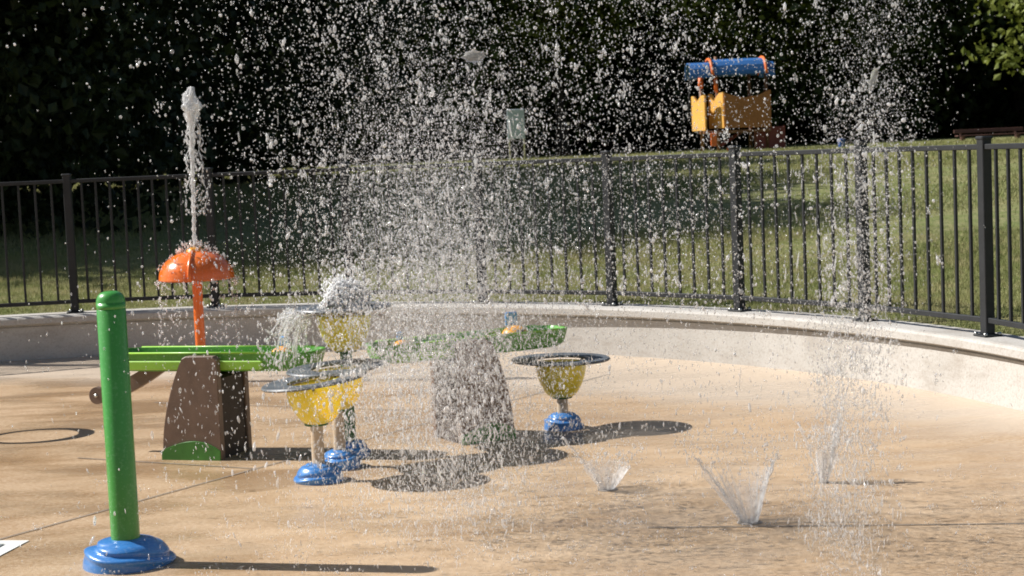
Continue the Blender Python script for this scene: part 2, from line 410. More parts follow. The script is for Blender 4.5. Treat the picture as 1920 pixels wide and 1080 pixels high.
# ------------------------------------------------------------------ fence
fence = empty('metal_fence', (0, 0, 0), 'dark grey metal picket fence standing on the curved concrete wall', 'fence')
RP = 6.78; ZB = .419
step = R(10.66); base = R(18.9)
pm = MB(); pm.box((0, 0, .615), (.066, .066, 1.21), 0, .004); pm.box((0, 0, 1.225), (.08, .08, .022), 0, .006)
pm = pm.mesh('post'); pm.materials.append(M['fence'])
fm = MB(); fm.box((0, 0, .006), (.13, .13, .011), 0, .003); fm = fm.mesh('foot_plate'); fm.materials.append(M['fence'])
bm_ = MB(); bm_.lathe([(.0, .012), (.011, .012), (.013, .004), (.013, -.004)], 8, smooth=True); bm_ = bm_.mesh('bolt'); bm_.materials.append(M['steel'])
km = MB(); km.box((0, 0, .625), (.019, .019, 1.06), 0, .002); km = km.mesh('picket'); km.materials.append(M['fence'])
for k in range(-5, 13):
    a = base+k*step
    if not (A0+.02 < a < A1-.02): continue
    rz = a+PI/2
    o = link('post', pm, None, fence, pol(RP, a, ZB)); o.rotation_euler = (0, 0, rz)
    fp = link('foot_plate', fm, None, o)
    for sx_, sy_ in ((-1,-1),(1,-1),(-1,1),(1,1)):
        link('bolt', bm_, None, o, (sx_*.05, sy_*.05, .014))
    if a+step > A1-.02: continue
    p, q = Vector(pol(RP, a, ZB)), Vector(pol(RP, a+step, ZB)); d = q-p; L = d.length; ang = math.atan2(d.y, d.x); u = d/L
    n = 9 if k == 6 else 8
    for i in range(1, n+1):
        o2 = link('picket', km, None, fence, p+d*i/(n+1)); o2.rotation_euler = (0, 0, ang)
    for z in (.10, 1.17):
        rb = MB(); rb.box((0, 0, 0), (L-.064, .036, .034), 0, .004)
        ro = rb.build('rail', M['fence'], fence, (p+q)/2+Vector((0, 0, z))); ro.rotation_euler = (0, 0, ang)

# ------------------------------------------------------------------ grass
def make_grass(n, rlo, rhi, alo, ahi, h, power):
    r = rlo+(rhi-rlo)*rng.random(n)**power; a = alo+(ahi-alo)*rng.random(n)
    x = CX+r*np.cos(a); y = CY+r*np.sin(a); d = r-6.95
    z = .39+1.02*1.05*(1-np.exp(-np.maximum(d, 0)/15.0))-.01
    hh = h*(.5+rng.random(n))*(1+.03*(r-7)); th = rng.random(n)*2*PI; wd = .0035*(1+.16*(r-7))
    lx, ly = rng.normal(0, .4, n)*hh, rng.normal(0, .4, n)*hh
    v = np.empty((n, 3, 3))
    v[:, 0] = np.stack([x-np.cos(th)*wd, y-np.sin(th)*wd, z], 1); v[:, 1] = np.stack([x+np.cos(th)*wd, y+np.sin(th)*wd, z], 1)
    v[:, 2] = np.stack([x+lx, y+ly, z+hh], 1)
    return v.reshape(-1, 3)
g = np.concatenate([make_grass(170000, 6.96, 12, R(10), R(112), .045, 1.0), make_grass(260000, 7.2, 42, R(25), R(115), .04, 1.2)])
go = link('grass', np_mesh('grass', g, np.arange(len(g)).reshape(-1, 3)), M['blade'])
tag(go, 'mown green grass blades on the lawn behind the fence', 'grass', kind='stuff')

# ------------------------------------------------------------------ trees
def leaf_cloud(n_cl, per, size, rx, ry, rz, shell=.55, seed=1, droop=0.0, clr=.6):
    g = np.random.default_rng(seed)
    u = g.normal(size=(n_cl, 3)); u /= np.linalg.norm(u, axis=1)[:, None]
    rad = (shell+(1-shell)*g.random(n_cl)**.6)*(1+.16*np.sin(u[:, 0]*5+seed)*np.cos(u[:, 2]*4+seed*2)+.10*np.sin(u[:, 1]*9+seed))
    c = u*rad[:, None]*np.array([rx, ry, rz])
    cl = np.repeat(c, per, 0)+g.normal(size=(n_cl*per, 3))*clr*np.array([1, 1, .55])
    n = len(cl); s = size*(.55+.9*g.random(n))
    d = g.normal(size=(n, 3)); d[:, 2] -= droop; d /= np.linalg.norm(d, axis=1)[:, None]
    t = np.cross(d, g.normal(size=(n, 3))); t /= np.linalg.norm(t, axis=1)[:, None]
    nn = np.cross(d, t)
    v = np.empty((n, 4, 3)); D = d*s[:, None]; T = t*s[:, None]*.38; Z = nn*s[:, None]*.12
    v[:, 0] = cl-D*.5; v[:, 1] = cl+T+Z; v[:, 2] = cl+D*.5; v[:, 3] = cl-T+Z
    return v.reshape(-1, 3)
def crown_mesh(name, mat, **kw):
    v = leaf_cloud(**kw); me = np_mesh(name, v, np.arange(len(v)).reshape(-1, 4)); me.materials.append(mat); return me
def trunk_mesh(name, h, r, seed):
    g = random.Random(seed); b = MB(); pts = [Vector((0, 0, -.3))]
    for i in range(1, 8): pts.append(Vector((g.uniform(-.15, .15)*i*.4, g.uniform(-.15, .15)*i*.4, h*i/7)))
    b.tube(pts, [r*1.35]+[r*(1-.11*i) for i in range(1, 8)], 10)
    for k in range(9):
        i = g.randint(2, 6); p = pts[i]; a = g.uniform(0, 2*PI); L = h*g.uniform(.22, .42)
        q = [p+Vector((math.cos(a), math.sin(a), .55))*L*s+Vector((0, 0, .25*L*s*s)) for s in (0, .35, .7, 1)]
        b.tube(q, [r*.42, r*.3, r*.18, r*.06], 7)
    me = b.mesh(name); me.materials.append(M['bark']); return me
def plant_tree(loc, crown, trunk, s, rz, cz, label, group, sz=1.0):
    t = empty('tree', loc, label, 'tree', group, rz); t.scale = (s, s, s*sz)
    link('trunk', trunk, None, t); link('crown', crown, None, t, (0, 0, cz)); return t
GT = 'trees at the edge of the lawn'
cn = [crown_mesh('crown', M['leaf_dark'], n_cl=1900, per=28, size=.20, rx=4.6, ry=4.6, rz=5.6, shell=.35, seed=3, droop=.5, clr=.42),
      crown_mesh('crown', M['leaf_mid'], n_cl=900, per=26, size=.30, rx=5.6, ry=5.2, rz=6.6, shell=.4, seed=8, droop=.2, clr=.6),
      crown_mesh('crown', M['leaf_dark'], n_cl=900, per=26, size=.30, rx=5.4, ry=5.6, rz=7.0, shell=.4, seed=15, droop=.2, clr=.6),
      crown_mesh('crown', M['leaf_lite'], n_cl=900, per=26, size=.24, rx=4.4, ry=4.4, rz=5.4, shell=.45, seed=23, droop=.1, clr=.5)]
tk = [trunk_mesh('trunk', 9, .22, 2), trunk_mesh('trunk', 11, .32, 5)]
lz = 1.40
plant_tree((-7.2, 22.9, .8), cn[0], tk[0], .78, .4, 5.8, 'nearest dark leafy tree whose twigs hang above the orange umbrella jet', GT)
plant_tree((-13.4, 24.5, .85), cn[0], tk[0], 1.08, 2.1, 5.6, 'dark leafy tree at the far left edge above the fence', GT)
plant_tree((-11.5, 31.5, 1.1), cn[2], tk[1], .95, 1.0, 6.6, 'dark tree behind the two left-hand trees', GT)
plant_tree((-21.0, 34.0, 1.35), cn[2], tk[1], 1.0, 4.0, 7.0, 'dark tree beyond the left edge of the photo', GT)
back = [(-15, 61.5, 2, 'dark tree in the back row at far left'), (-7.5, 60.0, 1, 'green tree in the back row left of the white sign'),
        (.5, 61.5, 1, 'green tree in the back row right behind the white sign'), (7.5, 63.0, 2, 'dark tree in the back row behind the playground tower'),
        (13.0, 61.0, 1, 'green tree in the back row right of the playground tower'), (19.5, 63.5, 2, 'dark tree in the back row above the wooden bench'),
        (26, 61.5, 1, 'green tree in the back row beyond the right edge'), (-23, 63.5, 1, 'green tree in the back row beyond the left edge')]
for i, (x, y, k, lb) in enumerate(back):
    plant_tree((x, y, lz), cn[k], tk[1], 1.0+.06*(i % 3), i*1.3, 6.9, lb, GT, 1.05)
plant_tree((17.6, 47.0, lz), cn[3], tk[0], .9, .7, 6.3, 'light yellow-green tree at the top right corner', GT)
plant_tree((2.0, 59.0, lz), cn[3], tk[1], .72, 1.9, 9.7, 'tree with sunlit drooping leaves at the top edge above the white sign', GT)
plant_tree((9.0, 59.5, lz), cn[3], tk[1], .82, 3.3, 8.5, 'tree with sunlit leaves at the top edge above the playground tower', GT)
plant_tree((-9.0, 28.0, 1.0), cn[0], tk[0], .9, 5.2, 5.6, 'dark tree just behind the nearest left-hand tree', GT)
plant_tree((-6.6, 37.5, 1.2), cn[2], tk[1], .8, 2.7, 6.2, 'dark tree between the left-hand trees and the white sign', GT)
plant_tree((-11.6, 23.4, .85), cn[0], tk[0], .80, 3.6, 5.8, 'unseen dark tree beyond the left edge, added to shade the left lawn', GT)  # unseen tree, added for the shade it casts on the left lawn
# wood behind the trees, one dark mass
wv = leaf_cloud(2600, 18, .75, 1, 1, 1, .0, 41, .1, .0)
n_ = len(wv)//4
cc = np.repeat(np.stack([rng.uniform(-52, 56, n_), rng.uniform(67, 80, n_), 1.2+18*rng.random(n_)**1.1], 1), 4, 0)
wv = (wv-np.repeat(wv.reshape(-1, 4, 3).mean(1), 4, 0))*1.5+cc
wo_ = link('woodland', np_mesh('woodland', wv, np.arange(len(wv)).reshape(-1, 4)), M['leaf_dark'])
tag(wo_, 'dark dense woodland filling the background behind the tree row', 'woodland', kind='stuff')

# ------------------------------------------------------------------ blue moulded bases
def base_mesh(name, r, h, seed):
    b = MB(); nt_, na_ = 22, 48; prof = []
    for i in range(nt_+1):
        t = i/nt_; prof.append((r*math.cos(t*PI/2)**.62 if t < 1 else 0.0, h*math.sin(t*PI/2)))
    def fn(rr, z, a):
        t = z/h; g = .52+.20*math.sin(a+seed)+.05*math.sin(3*a+seed)
        k = -.13*math.exp(-((t-g)/.055)**2)+.09*math.exp(-((t-g+.16)/.10)**2)
        g2 = .86+.05*math.sin(2*a+seed)
        k += -.06*math.exp(-((t-g2)/.04)**2)
        lob = 1+.05*math.sin(2*a+seed*1.7)+.03*math.sin(3*a)
        return rr*lob*(1+k), max(0.0, z*(1+.06*math.sin(a+seed+1)*(1-t)+.3*k))
    b.lathe(prof, na_, fn=fn); return b.mesh(name)
def dome(r, h, n=8): return [(r*math.cos(i/n*PI/2), h*math.sin(i/n*PI/2)) for i in range(n+1)]

# green bollard
gp = empty('green_bollard', (-1.70, 7.09, 0), 'tall green round post on a blue lobed base in the left foreground', 'post')
link('base', base_mesh('base', .180, .118, 4.4), M['blue'], gp)
b = MB(); b.lathe([(.061, .05), (.061, 1.098), (.058, 1.101)], 40); b.build('post', M['green'], gp)
b = MB(); b.lathe([(.058, 1.1005), (.061, 1.104), (.0615, 1.125)]+[(.0615*math.cos(t)**.6 if t < PI/2-.01 else 0, 1.125+.052*math.sin(t)) for t in [i*PI/2/10 for i in range(11)]], 40)
b.build('cap', M['green'], gp)

# ------------------------------------------------------------------ yellow basins
def basin(loc, ztop, label, stalk_mat, tilt, base_r=.12, ring_r=.272, seed=1.0, bowl_r=.155, bowl_h=.205, ring_dz=.012):
    t = empty('tipping_basin', loc, label, 'water basin', 'yellow tipping basins')
    link('base', base_mesh('base', base_r, .10, seed), M['blue'], t)
    b = MB(); b.lathe([(.034, .05), (.033, ztop-bowl_h+.01)], 24); b.build('stalk', stalk_mat, t)
    zb = ztop-bowl_h; pr = [(0, zb), (.068, zb), (.078, zb+.006)]
    for i in range(1, 13):
        s = i/12; pr.append((.078+(bowl_r-.078)*math.sin(s*PI/2*.97)**.72, zb+.006+(bowl_h-.006)*s))
    inner = [(max(r-.008, 0), z+.004) for r, z in pr[:0:-1]]
    b = MB(); b.lathe(pr+[(bowl_r-.004, ztop+.003)]+inner[1:]+[(0, zb+.02)], 48); b.v = [(x, y, z-ztop) for x, y, z in b.v]; bo = b.build('bowl', M['yellow'], t, (0, 0, ztop)); bo.rotation_euler = tilt
    b = MB(); b.lathe([(.036, zb-.012), (.062, zb-.010), (.064, zb+.002), (.03, zb+.002)], 24); b.build('collar', M['greenstalk'], t)
    # wide ring plate: eccentric hole, sits on the rim
    b = MB(); n = 72; vs = []
    for i in range(n):
        a = 2*PI*i/n; ro = ring_r*(1+.035*math.cos(2*a+.5)); ri = ring_r*.53*(1+.10*math.cos(a-2.4))
        ex, ey = .018*math.cos(2.4), .018*math.sin(2.4)
        for r_, z_ in ((ri, .0), (ri, .012), (ro-.006, .016), (ro, .008), (ro-.006, .0)):
            vs.append((r_*math.cos(a)-(ex if r_ == ri else 0), r_*math.sin(a)-(ey if r_ == ri else 0), z_))
    fs = []
    for i in range(n):
        j = (i+1) % n
        for k in range(5):
            l = (k+1) % 5; fs.append((i*5+k, i*5+l, j*5+l, j*5+k)[::-1])
    b.add(vs, fs, False); ro_ = b.build('ring_plate', M['ringblue'], t, (0, 0, ztop+ring_dz)); ro_.rotation_euler = tilt
    for k in range(3):
        a = .6+k*2*PI/3; b = MB()
        b.tube([(bowl_r*.9*math.cos(a), bowl_r*.9*math.sin(a), ztop-.02), (bowl_r*1.12*math.cos(a), bowl_r*1.12*math.sin(a), ztop+ring_dz+.006)], .008, 8)
        b.build('bracket', M['ring'], t)
    return t
basin((-1.06, 8.76, 0), .515, 'front yellow basin on a tan stalk, nearest of the group by the left stump', M['stalk'], (R(1), R(-6), 0), .121, .272, 1.0)
basin((-.985, 9.14, 0), .53, 'yellow basin half hidden behind the front one', M['stalk'], (R(0), R(-3), .5), .115, .262, 2.2)
basin((-.955, 9.44, 0), .815, 'tall yellow basin on a green stalk with foam boiling on top', M['greenstalk'], (R(0), R(0), 1.0), .11, .272, 3.1, ring_dz=.03)
basin((.275, 10.09, 0), .402, 'short yellow basin standing right of the right-hand stump', M['stalk'], (R(0), R(1), .2), .115, .29, 4.0)
# tilted hoop just left of the frame that throws the ring of shade on the pad
hp = empty('tilted_hoop', (-4.05, 10.85, 0), 'dark tilted hoop on a thin stalk just outside the left edge', 'water hoop')
link('base', base_mesh('base', .11, .08, 2.0), M['blue'], hp)
b = MB(); b.tube([(0, 0, .04), (0, 0, .60)], .02, 12); b.build('stalk', M['stalk'], hp)
b = MB(); vs = []; fs = []; n = 64
for i in range(n):
    a = 2*PI*i/n; th = .022+.024*(1+math.cos(a))/2
    for r_, z_ in ((.345-2*th, 0), (.345-2*th, .012), (.345, .012), (.345, 0)): vs.append((r_*math.cos(a)+.30, r_*math.sin(a)*.84, .6+z_))
for i in range(n):
    j = (i+1) % n
    for k in range(4): fs.append((i*4+k, i*4+(k+1) % 4, j*4+(k+1) % 4, j*4+k)[::-1])
b.add(vs, fs); b.build('hoop', M['ring'], hp)

# ------------------------------------------------------------------ stump tables with troughs
def stump_poly(mirror, w=.36, h=.60, flare=.118):
    pts = [(0, .0), (w, 0), (w, h-.01), (w-.01, h)]
    left = []
    for i in range(9):
        s = i/8; left.append((-flare*(1-(s)**2.2)+.0, h*s))
    pts = [(-flare, 0), (w-.12, 0), (w-.12, h-.02), (w-.14, h), (.045, h), (.02, h-.012), (0, h-.045)]
    for i in range(1, 10):
        s = i/10; pts.append((-flare*(1-(1-s)**2.0)*.95-.0, (h-.045)*(1-s)))
    if mirror: pts = [(-x, z) for x, z in pts][::-1]
    return pts
def trough_mesh(L0, L1, wd, z0, z1, t=.014):
    """open channel with scooped boat-like ends, x from L0 to L1"""
    n = 40; outer = []
    xc, hl = (L0+L1)/2, (L1-L0)/2; e = .16
    for i in range(n):
        a = 2*PI*i/n; ca, sa = math.cos(a), math.sin(a)
        px = math.copysign(abs(ca)**.30, ca); py = math.copysign(abs(sa)**.42, sa)
        outer.append((px, py))
    b = MB(); rings = []
    for (k, z) in ((.90, z0), (.965, z0+.02), (1.0, z1-.012), (1.0, z1)):
        rings.append([(xc+px*hl*(1-(1-k)*1.1), py*wd/2*k, z) for px, py in outer])
    for (k, z) in ((1.0, z1), (.99, z1-.012), (.95, z0+.03), (.88, z0+.014)):
        rings.append([(xc+px*(hl*(1-(1-k)*1.1)-t), py*(wd/2*k-t), z) for px, py in outer])
    vs = [p for r in rings for p in r]; fs = []
    for l in range(len(rings)-1):
        for i in range(n):
            j = (i+1) % n; fs.append((l*n+i, l*n+j, (l+1)*n+j, (l+1)*n+i))
    fs.append(tuple(range(n-1, -1, -1))); fs.append(tuple((len(rings)-1)*n+i for i in range(n)))
    b.add(vs, fs); return b
def valve(parent, loc, s, paddle_h, paddle_w):
    v = empty('valve', loc, None, None); v.parent = parent
    b = MB(); b.lathe(dome(.078*s, .062*s), 24, fn=lambda r, z, a: (r*(1+.08*math.cos(2*a)), z)); d = b.build('dome', M['valve'], v)
    for k in (-.02, .012):
        b = MB(); b.box((k*s, -.068*s, .026*s), (.010*s, .02*s, .034*s), 0, .003); b.build('slot', M['black'], v)
    b = MB(); b.box((0, .045*s, .055*s+paddle_h/2), (paddle_w, .022, paddle_h), 0, .005); b.build('paddle', M['paleblue'], v)
    return v
def table(loc, mirror, label, rz, tr, valves, band):
    t = empty('water_table', loc, label, 'water table', 'stump water tables', rz)
    poly = stump_poly(mirror, flare=.118 if mirror else .145)
    b = MB(); b.prism(poly, 0, .05, .006); f = b.build('front_panel', M['brown'], t)
    b = MB(); b.prism(poly, .34, .39, .006); b.build('rear_panel', M['brown'], t)
    xs = [p[0] for p in poly]; x0, x1 = min(xs), max(xs)
    core = [(x0+(x-x0)*.94+(x1-x0)*.03, z*.80) for x, z in poly]
    b = MB(); b.prism(core, .051, .339); b.build('core', M['core'], t)
    g = [(x0+.004, .0), (x1-.004, 0)]+[(x1-.004-(x1-x0-.008)*i/14, .055+.055*math.sin(PI*(i/14)**.85)) for i in range(15)]
    b = MB(); b.prism(g, -.010, .004, .002); b.build('grass_panel', M['moss'], f)
    L0, L1 = tr
    b = trough_mesh(L0, L1, .30, .505, .612); tro = b.build('trough', M['trough'], t, (0, .205, 0))
    b = MB(); b.box(((band[0]+band[1])/2, -.147, .541), (band[1]-band[0], .02, .054), 0, .006); b.build('side_band', M['lime'], tro)
    for yy in (-.149, .149):
        b = MB(); b.tube([(L0+.10, yy, .612), (L1-.10, yy, .612)], .006, 8); b.build('rim', M['lime'], tro)
    for v in valves: valve(t, *v)
    return t
t1 = table((-1.928, 9.57, 0), False, 'brown stump table at left carrying a green trough, beside the green post', R(-18), (-.54, .80), [((.53, .26, .575), .8, .06, .05)], (-.44, .50))
# brown lever below the trough's left end
b = MB(); pts = []
for i in range(13):
    s = i/12; pts.append((-.70+.46*s, .335+.20*s**1.5, ))
top = [(x-.01*0, z+.045-.01*k/12) for k, (x, z) in enumerate(pts)]
bot = [(x+.035, z-.04) for x, z in pts]
arc = [(-.70+.02+.052*math.cos(a), .335+.004+.052*math.sin(a)) for a in [R(100+i*20) for i in range(10)]]
b.prism(bot[1:]+top[:0:-1]+arc, .20, .245, .004)
lv = b.build('lever', M['brown'], t1)
b = MB(); b.tube([(-.68, .192, .34), (-.68, .21, .34)], .011, 10); b.build('bolt', M['steel'], lv)
t2 = table((-.118, 9.763, 0), True, 'brown stump table in the middle behind the falling spray', R(28), (-.70, .57), [((-.48, .24, .575), .72, .05, .035), ((.27, .24, .575), 1.05, .085, .078)], (-.60, .05))

# ------------------------------------------------------------------ orange umbrella fountain
um = empty('umbrella_fountain', (-2.44, 13.0, 0), 'orange mushroom umbrella on a thin orange pole with a jet above', 'umbrella fountain')
b = MB(); b.lathe([(.040, 0), (.038, .98)], 24); b.build('pole', M['orange'], um)
b = MB(); pr = [(.29*math.cos(t)**.9 if t < PI/2-.001 else 0, .812+.215*math.sin(t)) for t in [i*PI/2/14 for i in range(15)]]
b.lathe([(.275, .815), (.292, .806)]+pr, 56)
b.lathe([(p[0]*.96, p[1]-.012) for p in pr[::-1]]+[(.275, .815)], 56); b.build('canopy', M['orange'], um)
b = MB(); b.tube([(-.002, -.292, .812)]+[(-.002, -.296*math.cos(t), .812+.221*math.sin(t)) for t in [R(12*i) for i in range(1, 7)]], .016, 8); b.build('seam', M['orange'], um)
b = MB(); b.lathe([(.07, 1.005), (.066, 1.03), (.05, 1.045), (.025, 1.05), (0, 1.05)], 20); b.build('nozzle', M['valve'], um)
b = MB(); b.lathe([(.10, 0), (.10, .012), (.045, .02)], 24); b.build('foot_plate', M['orange'], um)

# ------------------------------------------------------------------ playground tower, sign, bench, bin
def tower():
    D = 48.0
    t = empty('playground_tower', (6.4, D, lz), 'playground tower with a blue arched roof and orange-yellow panels on the lawn crest', 'play tower')
    def lx(x): return x-6.4
    z0 = lz
    for x, y, z1 in ((5.60, 0, 3.5), (6.02, -.25, 4.05), (7.05, .5, 3.55), (7.42, -.2, 3.6)):
        b = MB(); b.tube([(lx(x), y, 0), (lx(x), y, z1-z0)], .045, 10); b.build('post', M['postbrown'], t)
    # barrel roof
    b = MB(); pts = []
    prof = [(.70, .0), (.68, .10), (.62, .26), (.52, .38), (.30, .44), (0, .46), (-.30, .44), (-.52, .38), (-.62, .26), (-.68, .10), (-.70, 0)]
    def roof(x0, x1, sc_, dz, nm):
        b = MB(); v = []; n = len(prof)
        for x in (x0, x1):
            for k, off in ((1, 0), (.94, 0)):
                v += [(x, p[0]*sc_*k, dz+p[1]*sc_*k) for p in prof]
        f = []
        for i in range(n-1):
            f += [(i, i+1, 2*n+i+1, 2*n+i), (n+i, 3*n+i, 3*n+i+1, n+i+1), (i, n+i, n+i+1, i+1), (2*n+i, 2*n+i+1, 3*n+i+1, 3*n+i)]
        for i in (0, n-1): f.append((i, 2*n+i, 3*n+i, n+i))
        b.add(v, f, False); return b.build(nm, M['canopy'], t)
    rf = roof(lx(5.86), lx(7.32), 1.0, 3.52-z0, 'roof')
    roof(lx(5.24), lx(5.80), .98, 3.46-z0, 'roof_end'); roof(lx(7.36), lx(7.62), .92, 3.44-z0, 'roof_end')
    for x in (5.83, 7.34):
        b = MB(); b.tube([(lx(x)+.06*(1-math.sin(R(10+i*16))), -p[0]*1.03, 3.52-z0+p[1]*1.03) for i, p in enumerate(prof)], .04, 8); b.build('strap', M['strap'], t)
    b = MB(); b.tube([(lx(5.58), -.1, 3.18-z0), (lx(5.60), -.1, 3.50-z0)], .07, 8); b.build('strap', M['strap'], t)
    b = MB(); b.tube([(lx(6.00), -.3, 3.05-z0), (lx(5.98), -.3, 3.5-z0)], .05, 8); b.build('strap', M['strap'], t)
    def notch(x, y, wd, za, zb):
        b = MB(); P = [(0, za), (wd, za), (wd, zb+.02), (wd*.72, zb), (wd*.42, zb-.15), (wd*.2, zb-.01), (0, zb)]
        b.prism([(a, z-z0) for a, z in P], 0, .06, .01); o = b.build('side_panel', M['panely'], t, (lx(x), y, 0)); o.rotation_euler = (0, 0, R(-58)); return o
    notch(5.33, .10, .60, 1.98, 2.97); notch(5.80, -.02, .66, 2.03, 3.02)
    P = [(6.17, 2.04), (7.48, 2.0), (7.49, 3.05), (7.38, 3.03)]+[(7.38-1.15*i/8, 3.0-.13*math.sin(PI*i/8)) for i in range(1, 8)]+[(6.17, 3.02)]
    b = MB(); b.prism([(lx(x), z-z0) for x, z in P], -.62, -.54, .012); b.build('front_panel', M['panelb'], t)
    b = MB(); b.prism([(lx(x), z-z0) for x, z in ((7.10, lz), (7.93, lz), (7.93, 2.02), (7.52, 2.02), (7.52, 1.92), (7.10, 1.92))], -.2, .2, .015); b.build('stair_panel', M['maroon'], t)
    b = MB(); b.box((lx(6.55), .1, 1.93-z0), (1.9, 1.1, .08), 0, .01); b.build('deck', M['postbrown'], t)
    b = MB(); b.tube([(lx(6.1), -.2, 1.55-z0), (lx(6.75), .2, 1.92-z0)], .05, 8); b.build('brace', M['maroon'], t)
    b = MB(); b.box((lx(5.86), -.5, 1.72-z0), (.17, .05, .36), 0, .01); b.build('seat_panel', M['strap'], t)
    b = MB(); b.box((lx(6.40), -.5, 1.44-z0), (.34, .16, .12), 0, .015); b.build('step', M['strap'], t)
    b = MB(); b.tube([(lx(5.26), -.3, 3.5-z0), (lx(5.20), -.45, 2.7-z0), (lx(5.14), -.5, 2.2-z0)], .012, 6); b.build('cable', M['black'], t)
tower()
sg = empty('notice_sign', (.27, 46.0, lz), 'pale blank notice board on two thin posts seen through the spray', 'sign')
b = MB(); b.box((.03, 0, .98), (.47, .03, .80), 0, .008); b.build('board', M['signboard'], sg)
for x in (-.17, .23):
    b = MB(); b.tube([(x, .04, -.1), (x, .04, 1.40)], .022, 8); b.build('post', M['steel'], sg)
bn = empty('park_bench', (13.2, 46.0, lz-.02), 'dark reddish wooden bench under the trees at right', 'bench')
for z, y in ((.15, -.25), (.15, -.1), (.27, .08)):
    b = MB(); b.box((0, y, z), (1.9, .13 if z < .2 else .04, .035 if z < .2 else .10), 0, .006); b.build('slat', M['benchwood'], bn)
for x in (-.75, .75):
    b = MB(); b.box((x, -.1, .06), (.06, .3, .14), 0, .005); b.box((x, .11, .17), (.05, .03, .28), 0, .004); b.build('leg', M['benchwood'], bn)
bi = empty('litter_bin', (9.0, 45.2, lz-.03), 'small blue bin on the lawn crest right of the tower', 'bin')
b = MB(); b.lathe([(.085, 0), (.10, .19)], 16); b.build('body', M['binblue'], bi)
b = MB(); b.lathe([(.11, .19), (.11, .215), (0, .235)], 16); b.build('lid', M['binblue'], bi)

# ------------------------------------------------------------------ water
def ico(sub):
    import bmesh
    bm = bmesh.new(); bmesh.ops.create_icosphere(bm, subdivisions=sub, radius=1.0)
    v = np.array([x.co[:] for x in bm.verts]); f = np.array([[y.index for y in x.verts] for x in bm.faces]); bm.free(); return v, f
ICO1, ICO2 = ico(1), ico(2)
OCT = (np.array([(1,0,0),(-1,0,0),(0,1,0),(0,-1,0),(0,0,1),(0,0,-1)], float), np.array([(0,2,4),(2,1,4),(1,3,4),(3,0,4),(2,0,5),(1,2,5),(3,1,5),(0,3,5)]))
def drops_mesh(name, pos, rad, el, tilt=None, sub=ICO1, wob=.05):
    """pos (n,3), rad (n,), el (n,) vertical stretch"""
    v0, f0 = sub; n = len(pos); k = len(v0)
    v = np.repeat(v0[None], n, 0)*(1+rng.normal(0, wob, (n, k, 1)))
    v = v*rad[:, None, None]; v[:, :, 2] *= el[:, None]
    v[:, :, 0] *= rng.uniform(.75, 1.15, n)[:, None]; v[:, :, 1] *= rng.uniform(.75, 1.15, n)[:, None]
    if tilt is None: tilt = rng.normal(0, .25, n)
    ct, st = np.cos(tilt)[:, None], np.sin(tilt)[:, None]
    x, z = v[:, :, 0].copy(), v[:, :, 2].copy(); v[:, :, 0] = x*ct+z*st; v[:, :, 2] = -x*st+z*ct
    v += pos[:, None, :]
    f = f0[None]+(np.arange(n)*k)[:, None, None]
    return np_mesh(name, v.reshape(-1, 3), f.reshape(-1, 3), True)
def sizes(n, mu, sig, lo=.0014, hi=.0095): return np.clip(np.exp(rng.normal(math.log(mu), sig, n)), lo, hi)
def spray(name, pos, mu, sig, label, fine=None):
    ok = (pos[:, 2] > .012) & (pos[:, 1] > 4.5); pos = pos[ok]; n = len(pos)
    r = sizes(n, mu, sig); hz = np.clip(pos[:, 2]/2.2, 0, 1)
    r *= .78+.18*hz
    el = 1+np.abs(rng.normal(.25, .25, n))+np.clip(1-hz*1.6, 0, 1)*rng.uniform(.5, 4.2, n)
    lo, big = r < .0021, r > .0055; mid = ~lo & ~big
    up = mid & (pos[:, 2] >= .5)
    o = link(name, drops_mesh(name, pos[up], r[up], el[up]), M['drop']); tag(o, label, 'water spray', kind='stuff')
    c = link('large_drops', drops_mesh(name, pos[big], r[big], el[big]*.85, None, ICO2, .07), M['drop'], o); c['kind'] = 'stuff'
    c = link('small_drops', drops_mesh(name, pos[lo], r[lo]*1.15, el[lo], None, OCT), M['drop'], o); c['kind'] = 'stuff'
    low = pos[:, 2] < .5
    for nm, sel, mesh in (('falling_drops', mid & low, ICO1),):
        c = link(nm, drops_mesh(name, pos[sel], r[sel]*.9, el[sel]*1.15, None, mesh), M['drop_clear'], o); c['kind'] = 'stuff'
    if fine is not None:
        fine = fine[(fine[:, 2] > .01) & (fine[:, 1] > 4.5)]; n = len(fine)
        c = link('fine_drops', drops_mesh(name, fine, sizes(n, .00145, .25, .0009, .0026), 1+rng.random(n)*(1+2.2*np.clip(1-fine[:, 2]/1.4, 0, 1)), None, OCT), M['mist'], o); c['kind'] = 'stuff'
    return o
def col3(x, y, z): return np.stack([x, y, z], 1)
# central geyser: wide cloud
n = 19000
z = 2.75*rng.beta(1.55, 1.35, n)
x = -.37+rng.normal(0, 1, n)*(.28+.11*z)-.05*(z-1); y = 7.6+rng.normal(0, .62, n)
A = col3(x, y, z)
n = 19000                                              # dense heart, mid height
z = np.clip(rng.normal(1.12, .46, n), .1, 2.6); A2 = col3(-.40+rng.normal(0, .27, n), 7.7+rng.normal(0, .45, n), z)
n = 3200
z = 1.7*rng.random(n); A3 = col3(-.22+rng.normal(0, .13, n), 7.3+rng.normal(0, .3, n), z)
n = 46000
AF = col3(-.32+rng.normal(0, .31, n), 7.6+rng.normal(0, .5, n), np.abs(rng.normal(.92, .52, n)))
spray('central_spray', np.concatenate([A, A2, A3]), .0025, .46, 'dense cloud of white droplets in the middle of the splash pad', AF)
n = 7500
z = .9+1.7*rng.beta(1.2, 1.3, n); B = col3(.72+rng.normal(0, .33, n), 7.8+rng.normal(0, .5, n), z)
n = 2600
z = 1.6*rng.random(n)**.8; B2 = col3(.62+rng.normal(0, .35, n), 7.8+rng.normal(0, .5, n), z)
